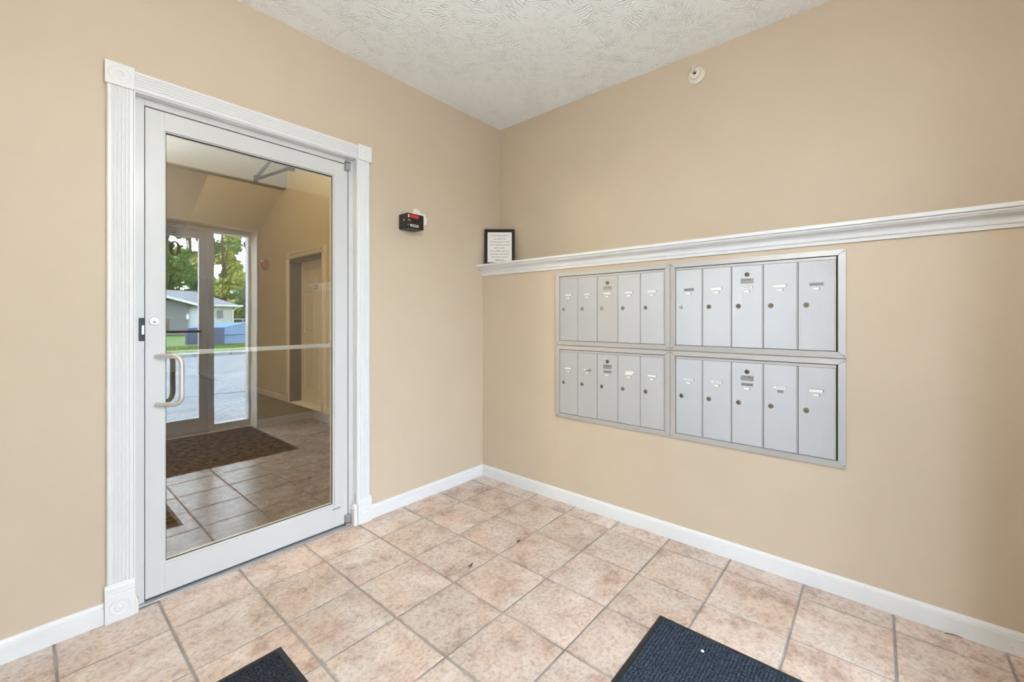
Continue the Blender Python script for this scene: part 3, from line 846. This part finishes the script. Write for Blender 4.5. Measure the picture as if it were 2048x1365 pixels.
# upper landing edge and the underside of the stairs
ld = thing('stair_flight', (-0.6, 4.4, 2.0), 'tan stair soffit and pale landing edge seen through the glass', 'stairs', kind='structure')
box('landing_fascia', -2.4, XU, 4.285, 4.30, 3.168, 4.3, plain('pale_fascia_paint', (0.22, 0.225, 0.245), 0.6), ld)
box('landing_beam', -2.4, XU, 4.30, 4.415, 3.165, 4.3, plain('shaded_brown_beam', (0.035, 0.02, 0.011), 0.7), ld)  # brown darkened to give the unlit look of its underside
make('stair_soffit', [(-0.745, 4.416, 3.165), (-0.745, 7.0, 1.950), (-0.745, 7.0, 4.3), (-0.745, 4.416, 4.3), (XU, 4.416, 3.165), (XU, 7.0, 1.950), (XU, 7.0, 4.3), (XU, 4.416, 4.3)],
     [(0, 1, 2, 3), (7, 6, 5, 4), (0, 4, 5, 1), (1, 5, 6, 2), (2, 6, 7, 3), (3, 7, 4, 0)], TAN_HALL, ld)

# recessed six-panel door with its casing
sd = thing('door_3', (XU + 0.1, 3.67, 0.0), 'cream six-panel door set deep in the hall wall', 'door', kind='structure')
DX = 0.368
dy0, dy1, dz1 = 3.165, 4.175, 2.07
box('door_slab', DX + 0.004, DX + 0.04, dy0, dy1, 0.012, dz1, CREAM, sd)
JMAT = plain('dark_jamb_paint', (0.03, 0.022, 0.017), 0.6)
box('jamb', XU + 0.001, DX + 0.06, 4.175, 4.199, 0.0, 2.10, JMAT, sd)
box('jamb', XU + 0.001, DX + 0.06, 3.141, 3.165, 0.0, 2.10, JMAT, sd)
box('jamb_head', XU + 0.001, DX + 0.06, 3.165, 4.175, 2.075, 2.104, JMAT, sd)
box('door_threshold', XU - 0.005, DX + 0.05, 3.165, 4.175, 0.0, 0.010, CREAM, sd)
# raised panels: two columns, three rows; stiles and rails stand proud
cols = [(dy0 + 0.115, 3.615), (3.725, dy1 - 0.115)]
rows = [(0.24, 0.86), (1.04, 1.62), (1.74, 1.95)]
for (a, b) in ((dy0, cols[0][0]), (cols[0][1], cols[1][0]), (cols[1][1], dy1)):
    box('door_stile', DX - 0.006, DX + 0.004, a, b, 0.012, dz1, CREAM, sd, bevel=0.002)
for (a, b) in cols:
    for z0, z1 in ((0.012, rows[0][0]), (rows[0][1], rows[1][0]), (rows[1][1], rows[2][0]), (rows[2][1], dz1)):
        box('door_rail', DX - 0.006, DX + 0.004, a, b, z0, z1, CREAM, sd, bevel=0.002)
    for z0, z1 in rows:
        x = DX
        v = [(x + 0.004, a + 0.012, z0 + 0.012), (x + 0.004, b - 0.012, z0 + 0.012), (x + 0.004, b - 0.012, z1 - 0.012), (x + 0.004, a + 0.012, z1 - 0.012),
             (x - 0.004, a + 0.04, z0 + 0.04), (x - 0.004, b - 0.04, z0 + 0.04), (x - 0.004, b - 0.04, z1 - 0.04), (x - 0.004, a + 0.04, z1 - 0.04)]
        make('raised_panel', v, [(4, 7, 6, 5), (0, 1, 2, 3), (0, 4, 5, 1), (1, 5, 6, 2), (2, 6, 7, 3), (3, 7, 4, 0)], CREAM, sd)
sg = box('door_sign', DX - 0.0072, DX - 0.006, 3.60, 3.765, 1.635, 1.725, plain('sign_cream', (0.70, 0.64, 0.54), 0.5), sd)
text('sign_lettering', 'FE EOP', 0.040, INK, sg, (DX - 0.0078, 3.683, 1.700), (0, -1, 0), (0, 0, 1), bold=0.0014)
for yy, ww in ((3.742, 0.018), (3.705, 0.028), (3.668, 0.022), (3.635, 0.016)):
    box('print_mark', DX - 0.0080, DX - 0.0071, yy - ww / 2, yy + ww / 2, 1.651, 1.668, INK, sg)
tr3 = thing('trim_3', (XU, 3.67, 0.0), 'white fluted casing round the recessed hall door', 'door casing', kind='structure')
for a in (3.061, 4.191):
    extrude('side_casing', flute_prof(0.082), lambda p, b, t, a=a: (XU - b, a + p, t), 0.150, 2.105, TRIMH, tr3)
    rb = box('rosette_block', XU - 0.026, XU, a - 0.005, a + 0.087, 2.105, 2.195, TRIMH, tr3, bevel=0.0015)
    lathe('rosette_rings', [(0.036, 0), (0.035, 0.003), (0.029, 0.003), (0.026, 0), (0.016, 0), (0.014, 0.004), (0, 0.004)], (XU - 0.026, a + 0.041, 2.150), (-1, 0, 0), TRIMH, rb)
    pb = box('plinth_block', XU - 0.026, XU, a - 0.005, a + 0.087, 0.0, 0.150, TRIMH, tr3, bevel=0.0015)
    lathe('rosette_rings', [(0.034, 0), (0.033, 0.003), (0.027, 0.003), (0.024, 0), (0.015, 0), (0.013, 0.004), (0, 0.004)], (XU - 0.026, a + 0.041, 0.06), (-1, 0, 0), TRIMH, pb)
extrude('head_casing', flute_prof(0.080), lambda p, b, t: (XU - b, t, 2.110 + p), 3.148, 4.186, TRIMH, tr3)

# red fire alarm horn on the hall wall
fa = thing('fire_alarm', (XU, 5.07, 2.02), 'red fire alarm horn strobe on the hall wall', 'fire alarm')
box('back_box', XU - 0.045, XU, 5.005, 5.125, 2.025, 2.175, RED, fa, bevel=0.006, seg=2)
make('strobe_housing', [(XU - 0.045, 5.015, 2.04), (XU - 0.045, 5.115, 2.04), (XU - 0.045, 5.115, 2.16), (XU - 0.045, 5.015, 2.16), (XU - 0.085, 5.035, 2.065), (XU - 0.085, 5.095, 2.065), (XU - 0.075, 5.095, 2.135), (XU - 0.075, 5.035, 2.135)],
     [(3, 2, 1, 0), (4, 5, 6, 7), (0, 1, 5, 4), (1, 2, 6, 5), (2, 3, 7, 6), (3, 0, 4, 7)], RED, fa, bevel=0.004)
box('strobe_lens', XU - 0.09, XU - 0.05, 5.045, 5.085, 2.135, 2.165, SILVER, fa, bevel=0.004)

# unseen lamps, added as fill for the hall and vestibule
def dome_lamp(name, loc, rad, col, strength, label):
    t = thing(name, (loc[0], loc[1], loc[2] - 0.09), label, 'ceiling lamp')
    lathe('lamp_base', [(rad * 1.08, 0), (rad * 1.1, 0.012), (rad * 1.02, 0.022), (0, 0.022)], loc, (0, 0, -1), WHITE, t, seg=32)
    lathe('lamp_shade', [(rad, 0.022), (rad * 0.97, 0.045), (rad * 0.8, 0.070), (rad * 0.45, 0.086), (0, 0.090)], loc, (0, 0, -1), emit(name + '_glow', col, strength), t, seg=32)
hl = thing('added_bowl_fill', (-1.1, 1.3, 2.74), 'added unseen bowl uplight high in the hall', 'lamp')  # invented uplight, hidden from view, to brighten the soffit and hall
lathe('fill_bowl', [(0.0, 0.0), (0.09, 0.012), (0.16, 0.050), (0.20, 0.115), (0.195, 0.115), (0.155, 0.056), (0.085, 0.020), (0.0, 0.010)], (-1.1, 1.3, 2.74), (0, 0, 1), IVORY, hl, seg=32)
tube('fill_rod', [(-1.1, 1.3, 4.3), (-1.1, 1.3, 2.90)], 0.008, BRONZE, hl, seg=10)
lathe('fill_bulb', [(0.0, 0.0)] + [(0.065 * math.sin(math.pi * k / 10), 0.065 - 0.065 * math.cos(math.pi * k / 10)) for k in range(1, 10)] + [(0.0, 0.13)], (-1.1, 1.3, 2.77), (0, 0, 1), emit('bulb_glow', (1.0, 0.88, 0.66), HALL_FILL), hl, seg=20)
wl = thing('added_wall_fill', (XS, 1.0, 1.75), 'added unseen half-round fill lamp on the far hall wall', 'wall lamp')  # no known source here; added to light the recessed door and soffit
box('wall_fill_plate', XS, XS + 0.02, 0.9, 1.1, 1.75, 2.05, STEEL, wl, bevel=0.004)
lathe('wall_fill_shade', [(0.05, 0.0), (0.09, 0.05), (0.12, 0.15), (0.125, 0.24), (0.0, 0.24)], (XS + 0.13, 1.0, 1.78), (0, 0, 1), emit('wall_fill_glow', (1.0, 0.84, 0.60), SIDE_FILL), wl, seg=24)
vl = thing('added_globe_fill', (-2.0, -2.05, 2.17), 'added unseen white globe lamp filling the vestibule with light', 'lamp')  # made-up globe out of view, lifting the ceiling and upper walls
lathe('fill_canopy', [(0.06, 0), (0.06, 0.012), (0.03, 0.025), (0, 0.025)], (-2.0, -2.05, ZC), (0, 0, -1), WHITE, vl, seg=24)
tube('fill_rod', [(-2.0, -2.05, ZC - 0.02), (-2.0, -2.05, 2.405)], 0.007, STEEL, vl, seg=10)
lathe('fill_globe', [(0.0, 0.0)] + [(0.12 * math.sin(math.pi * k / 14), 0.12 - 0.12 * math.cos(math.pi * k / 14)) for k in range(1, 14)] + [(0.0, 0.24)], (-2.0, -2.05, 2.17), (0, 0, 1), emit('globe_glow', (0.99, 1.0, 0.96), VESTIBULE_FILL), vl, seg=32)

# ------------------------------------------------------------------ street front: storefront door and sidelights
YO = YF - 0.10
def storefront_window(name, x0, x1, label):
    w = thing(name, ((x0 + x1) / 2, YF - 0.05, 0.0), label, 'window', kind='structure')
    box('window_sill', x0, x1, YO, YF - 0.005, 0.0, 0.072, ALUW, w)
    box('window_head', x0, x1, YO, YF - 0.005, 2.185, 2.235, ALUW, w)
    box('glass_pane', x0, x1, YF - 0.055, YF - 0.049, 0.072, 2.185, CLEAR, w)
    box('window_stop', x0, x0 + 0.006, YF - 0.049, YF - 0.02, 0.072, 2.185, ALUW, w)
    box('window_stop', x1 - 0.006, x1, YF - 0.049, YF - 0.02, 0.072, 2.185, ALUW, w)
    return w
w1 = storefront_window('window_1', FX[5], FX[6], 'narrow street sidelight mirrored in the door glass')
w2 = storefront_window('window_2', FX[1], FX[2], 'unseen street sidelight on the closing side of the entrance door, sized for its daylight')  # unseen pane, its width set by the daylight wanted inside
fr = thing('door_2', ((FX[3] + FX[4]) / 2, YF - 0.05, 0.0), 'street entrance glass door mirrored in the inner door', 'door', kind='structure')
for a, b in ((FX[0], FX[1]), (FX[2], FX[3]), (FX[4], FX[5]), (FX[6], FX[7])):
    box('mullion', a, b, YO, YF - 0.003, 0.0, 2.235, ALUW, fr, bevel=0.002)
box('frame_head', FX[3], FX[4], YO, YF - 0.003, 2.185, 2.235, ALUW, fr)
a, b = FX[3] + 0.004, FX[4] - 0.004
box('stile', a, a + 0.075, YF - 0.075, YF - 0.03, 0.014, 2.180, ALUW, fr, bevel=0.001)
box('stile', b - 0.075, b, YF - 0.075, YF - 0.03, 0.014, 2.180, ALUW, fr, bevel=0.001)
box('top_rail', a + 0.075, b - 0.075, YF - 0.075, YF - 0.03, 2.102, 2.180, ALUW, fr)
box('bottom_rail', a + 0.075, b - 0.075, YF - 0.075, YF - 0.03, 0.014, 0.162, ALUW, fr)
box('glass_pane', a + 0.075, b - 0.075, YF - 0.056, YF - 0.050, 0.162, 2.102, CLEAR, fr)
box('threshold', FX[3], FX[4], YO, YF + 0.015, -0.004, 0.012, GREY, fr)
pb = box('panic_bar', a + 0.05, b - 0.06, YF - 0.028, YF + 0.02, 1.085, 1.110, BRONZE, fr, bevel=0.004)
box('latch_case', -1.46, -1.385, YF - 0.030, YF + 0.012, 1.105, 1.235, PAPER, fr, bevel=0.012, seg=3)
clo = box('closer_body', -1.62, -1.36, YF - 0.03, YF + 0.035, 2.110, 2.165, GREY, fr, bevel=0.004)
bar('closer_arm', (-1.42, YF + 0.01, 2.175), (-1.36, YF + 0.17, 2.19), 0.02, 0.01, GREY, clo)
dv, df_ = [], []
for k in range(32):
    th = 2 * math.pi * k / 32
    for rx, rz, yy in ((0.049, 0.077, -0.0494), (0.021, 0.064, -0.0494), (0.049, 0.077, -0.0484), (0.021, 0.064, -0.0484)):
        dv.append((-1.333 + rx * math.cos(th), YF + yy, 1.970 + rz * math.sin(th)))
for k in range(32):
    a4, b4 = 4 * k, 4 * ((k + 1) % 32)
    df_ += [(a4, a4 + 1, b4 + 1, b4), (a4 + 2, b4 + 2, b4 + 3, a4 + 3), (a4, b4, b4 + 2, a4 + 2), (a4 + 1, a4 + 3, b4 + 3, b4 + 1)]
make('number_decal', dv, df_, plain('dark_decal', (0.03, 0.035, 0.03), 0.6), fr)
# trim angle beside the sidelight
extrude('corner_trim', [(0, 0), (0.012, 0), (0.012, 0.008), (0, 0.008)], lambda p, q, t: (FX[7] - 0.002 + p, YP + q, t), 0.0, 2.235, WHITE, fr)
box('trim_foot', FX[7] - 0.004, FX[7] + 0.022, YP, YP + 0.014, 0.0, 0.10, WHITE, fr, bevel=0.002)
struct(extrude('baseboard_front', BP, lambda p, q, t: (t, YP + p, q), FX[7] + 0.022, 0.0, WHITE), 'short white baseboard on the street wall pier', 'baseboard')

# ------------------------------------------------------------------ outdoors (seen mirrored in the glass)
def slab(name, x0, x1, y0, y1, za, zb, mat, label, cat, th=0.3):
    v = [(x0, y0, za), (x1, y0, za), (x1, y1, zb), (x0, y1, zb)]
    v += [(x, y, z - th) for x, y, z in v]
    return struct(make(name, v, [(0, 1, 2, 3), (7, 6, 5, 4), (0, 4, 5, 1), (1, 5, 6, 2), (2, 6, 7, 3), (3, 7, 4, 0)], mat), label, cat)
slab('walkway', -8, 8, YF - 0.18, YF - 1.6, -0.02, -0.04, CONCRETE, 'concrete walk outside the street door', 'walkway')
asph = slab('asphalt_lot', -60, 60, YF - 1.6, -17.0, -0.05, -0.20, ASPHALT, 'worn grey asphalt parking lot', 'parking lot')
def crack(pts, w):
    for (xa, ya), (xb, yb) in zip(pts[:-1], pts[1:]):
        d = Vector((xb - xa, yb - ya)).normalized(); nn = Vector((-d.y, d.x)) * w
        zz = lambda y: -0.05 - 0.15 * (y - (YF - 1.6)) / (-17.0 - (YF - 1.6)) + 0.004
        v = [(xa + nn.x, ya + nn.y, zz(ya)), (xa - nn.x, ya - nn.y, zz(ya)), (xb - nn.x, yb - nn.y, zz(yb)), (xb + nn.x, yb + nn.y, zz(yb))]
        v += [(x, y, z - 0.02) for x, y, z in v]
        make('tar_seam', v, [(0, 1, 2, 3), (7, 6, 5, 4), (0, 4, 5, 1), (1, 5, 6, 2), (2, 6, 7, 3), (3, 7, 4, 0)], SEAM, asph)
crack([(-3.5, -6.6), (-1.2, -6.35), (0.2, -6.1), (0.9, -5.2), (2.4, -4.9)], 0.02)
crack([(0.2, -6.1), (1.0, -6.6), (3.0, -6.9)], 0.015)
crack([(0.9, -5.2), (1.3, -5.9)], 0.015)
kerb = thing('kerb', (3, -17.1, -0.2), 'pale concrete kerb along the lawn edge', 'kerb', kind='structure')
for k in range(-6, 12):
    box('kerb_stone', -0.5 + k * 1.2, -0.5 + k * 1.2 + 1.18, -17.18, -17.0, -0.32, -0.06, CONCRETE, kerb, bevel=0.02)
slab('lawn', -60, 60, -17.18, -70, -0.07, 0.0, GRASS, 'green lawn behind the parking lot', 'lawn')
# grass tufts near the kerb
tv, tf = [], []
for _ in range(5000):
    x, y = random.uniform(0.5, 8.5), random.uniform(-22.0, -17.2)
    h, a = random.uniform(0.04, 0.10), random.uniform(0, math.pi)
    dx, dy = 0.02 * math.cos(a), 0.02 * math.sin(a)
    i = len(tv)
    tv += [(x - dx, y - dy, -0.07), (x + dx, y + dy, -0.07), (x + random.uniform(-.03, .03), y, -0.07 + h)]
    tf.append((i, i + 1, i + 2))
me = bpy.data.meshes.new('grass'); me.from_pydata(tv, [], tf); me.materials.append(GRASS)
go = bpy.data.objects.new('grass', me); link(go); tag(go, 'green grass blades along the kerb', 'grass', kind='stuff')

# blue dumpster with a sloping lid
dp = thing('dumpster', (4.6, -22.6, -0.06), 'blue steel dumpster on the lawn mirrored in the glass', 'dumpster')
def quadbox(name, base, z0, z1s, mat, parent):
    v = [(x, y, z0) for x, y in base] + [(x, y, z) for (x, y), z in zip(base, z1s)]
    return make(name, v, [(3, 2, 1, 0), (4, 5, 6, 7), (0, 1, 5, 4), (1, 2, 6, 5), (2, 3, 7, 6), (3, 0, 4, 7)], mat, parent)
A = Vector((2.75, -22.35)); B = Vector((4.20, -21.9)); u2 = (B - A).normalized(); w2 = Vector((0.96, -0.28))
Cc, Dd = B + w2 * 2.2, A + w2 * 2.2
quadbox('dumpster_body', [A, B, Cc, Dd], 0.0, [0.78, 0.80, 0.88, 0.86], BLUE, dp)
e1 = Vector((-0.02, 0.03)); 
quadbox('front_face', [A + e1, B + e1, B, A], 0.02, [0.78, 0.80, 0.80, 0.78], BLUED, dp)  # this one face is a darker blue than the body
mid = 0.5 * (B + Cc); midA = 0.5 * (A + Dd)
v = [(*A, 0.79), (*B, 0.81), (*mid, 1.06), (*midA, 1.04), (*Cc, 0.89), (*Dd, 0.87)]
make('dumpster_lid', [(x, y, z + 0.005) for x, y, z in v] + [(x, y, z - 0.03) for x, y, z in v], [(0, 1, 2, 3), (3, 2, 4, 5), (9, 8, 7, 6), (11, 10, 8, 9), (0, 6, 7, 1), (1, 7, 8, 2), (2, 8, 10, 4), (4, 10, 11, 5), (5, 11, 9, 3), (3, 9, 6, 0)], BLUE, dp)
make('gable_end', [(*B, 0.80), (*mid, 1.04), (*Cc, 0.88), (*(B - u2 * 0.05), 0.80), (*(mid - u2 * 0.05), 1.04), (*(Cc - u2 * 0.05), 0.88)], [(0, 1, 2), (5, 4, 3), (0, 3, 4, 1), (1, 4, 5, 2), (2, 5, 3, 0)], BLUE, dp)
tube('side_rib', [(*(B + u2 * 0.01), 0.43), (*(Cc + u2 * 0.01), 0.45)], 0.025, BLUED, dp, seg=6)
box('fork_pocket', mid.x + 0.45, mid.x + 0.75, mid.y - 0.1, mid.y + 0.12, 0.42, 0.58, BLUED, dp)
for s in (0.0, 0.4, 0.8):
    q = A + (B - A) * s * 1.2 + w2 * 1.0
    tube('lid_rail', [(q.x, q.y, 1.0), (q.x - 0.04, q.y, 1.22)], 0.02, GREY, dp, seg=6)
tube('lid_rail', [(A.x + w2.x * 1.0, A.y + w2.y, 1.22), (mid.x + 0.5, mid.y, 1.22), (mid.x + 0.7, mid.y, 0.98)], 0.02, GREY, dp, seg=6)

# detached garage
gg = thing('garage', (6.5, -40, 0.0), 'beige detached garage with grey shingle roof mirrored in the glass', 'garage')
box('wall_block', 4.6, 9.15, -44, -38, 0.0, 2.30, SIDING, gg)
box('shaded_bay', 3.0, 6.0, -37.9, -37.2, 0.0, 2.55, SHADOWW, gg)  # shade of the bay put into its grey colour
box('garage_door', 6.25, 7.2, -38.06, -37.98, 0.0, 1.95, plain('white_garage_door', (0.72, 0.73, 0.76), 0.6), gg)
for k in range(1, 5):
    box('door_groove', 6.25, 7.2, -37.985, -37.975, k * 0.39 - 0.008, k * 0.39 + 0.008, GUTTER, gg)
box('side_window', 8.05, 8.45, -38.0, -37.96, 1.2, 1.9, SHADOWW, gg)
x0, x1, y0, y1 = 4.2, 9.7, -44.4, -37.6
make('roof', [(x0, y0, 2.30), (x1, y0, 2.30), (x1, y1, 2.30), (x0, y1, 2.30), (x0 + 0.3, -41, 3.55), (x1 - 2.6, -41, 3.55)], [(3, 2, 1, 0), (0, 1, 5, 4), (1, 2, 5), (2, 3, 4, 5), (3, 0, 4)], SHINGLE, gg)
make('porch_roof', [(6.4, -36.6, 2.34), (6.4, -40, 2.34), (3.0, -36.6, 3.35), (3.0, -40, 3.35), (6.4, -36.6, 2.22), (6.4, -40, 2.22), (3.0, -36.6, 3.22), (3.0, -40, 3.22)], BOXF, SHINGLE, gg)
bar('rake_board', (6.5, -36.55, 2.27), (3.0, -36.55, 3.30), 0.06, 0.16, GUTTER, gg)
box('gutter', 6.2, 9.75, -37.62, -37.5, 2.24, 2.36, GUTTER, gg)
tube('downspout', [(9.5, -37.6, 2.25), (9.2, -37.85, 2.0), (9.12, -37.9, 1.9), (9.12, -37.9, 0.05)], 0.06, GUTTER, gg, seg=8)
box('wall_lamp', 5.85, 6.02, -37.2, -37.1, 1.2, 1.6, GUTTER, gg)

# trees behind the garage
def tree(loc, height, spread, kind, label, nleaf=3600):
    x, y = loc
    t = thing('tree', (x, y, -0.05), label, 'tree', 'trees behind the garage')
    rnd = random.Random(int(x * 100 + height * 10))
    tube('trunk', [(x, y, -0.1), (x + 0.1, y, height * 0.3), (x - 0.1, y, height * 0.7), (x, y, height * 0.95)], [0.22, 0.18, 0.10, 0.03], BARK, t, seg=8)
    V, Fc = [], []
    cl = []
    for k in range(34):
        zz = rnd.uniform(0.10, 1.0) * height
        rr = spread * (0.35 + 0.65 * math.sin(math.pi * min(1, 0.12 + 0.80 * zz / height))) 
        a = rnd.uniform(0, 2 * math.pi); q = math.sqrt(rnd.random()) * rr
        cl.append((x + q * math.cos(a), y + q * math.sin(a), zz, rnd.uniform(0.5, 1.0) * spread * 0.42))
    for k in range(nleaf):
        cx, cy, cz, cr = rnd.choice(cl)
        d = Vector((rnd.gauss(0, 1), rnd.gauss(0, 1), rnd.gauss(0, 0.8)))
        d = d / max(d.length, 1e-3) * cr * rnd.random() ** 0.45
        c = Vector((cx, cy, cz)) + d
        s = rnd.uniform(0.12, 0.26)
        n1 = Vector((rnd.gauss(0, 1), rnd.gauss(0, 1), rnd.gauss(0, 1))).normalized(); n2 = n1.orthogonal().normalized()
        i = len(V)
        V += [tuple(c + n1 * s), tuple(c + n2 * s * 0.6), tuple(c - n1 * s), tuple(c - n2 * s * 0.6)]
        Fc.append((i, i + 1, i + 2, i + 3))
    me = bpy.data.meshes.new('crown')
    me.from_pydata([(a - x, b - y, c + 0.05) for a, b, c in V], [], Fc)
    me.materials.append(LEAVES[kind])
    o = bpy.data.objects.new('crown', me); link(o, t)
    for k in range(4):
        q = rnd.choice(cl)
        tube('branch', [(x, y, q[2] * 0.55), ((x + q[0]) / 2, (y + q[1]) / 2, q[2] * 0.85), q[:3]], [0.08, 0.05, 0.02], BARK, t, seg=6)
tree((10.9, -47), 13.0, 2.3, 1, 'tall yellow-green tree behind the garage roof', 10000)
tree((8.0, -55.0), 15.0, 2.6, 0, 'green tree farther back behind the garage door', 12000)
tree((15.6, -55.0), 15.0, 2.6, 0, 'green tree farther back past the end of the garage', 10000)
tree((4.9, -47.0), 12.0, 1.8, 2, 'dark green tree close behind the shaded garage bay', 9000)
tree((11.0, -41.2), 4.2, 1.1, 2, 'low bushy tree beside the end of the garage', 4000)
tree((12.0, -64.5), 19.0, 3.6, 2, 'tallest dark tree at the very back', 12000)
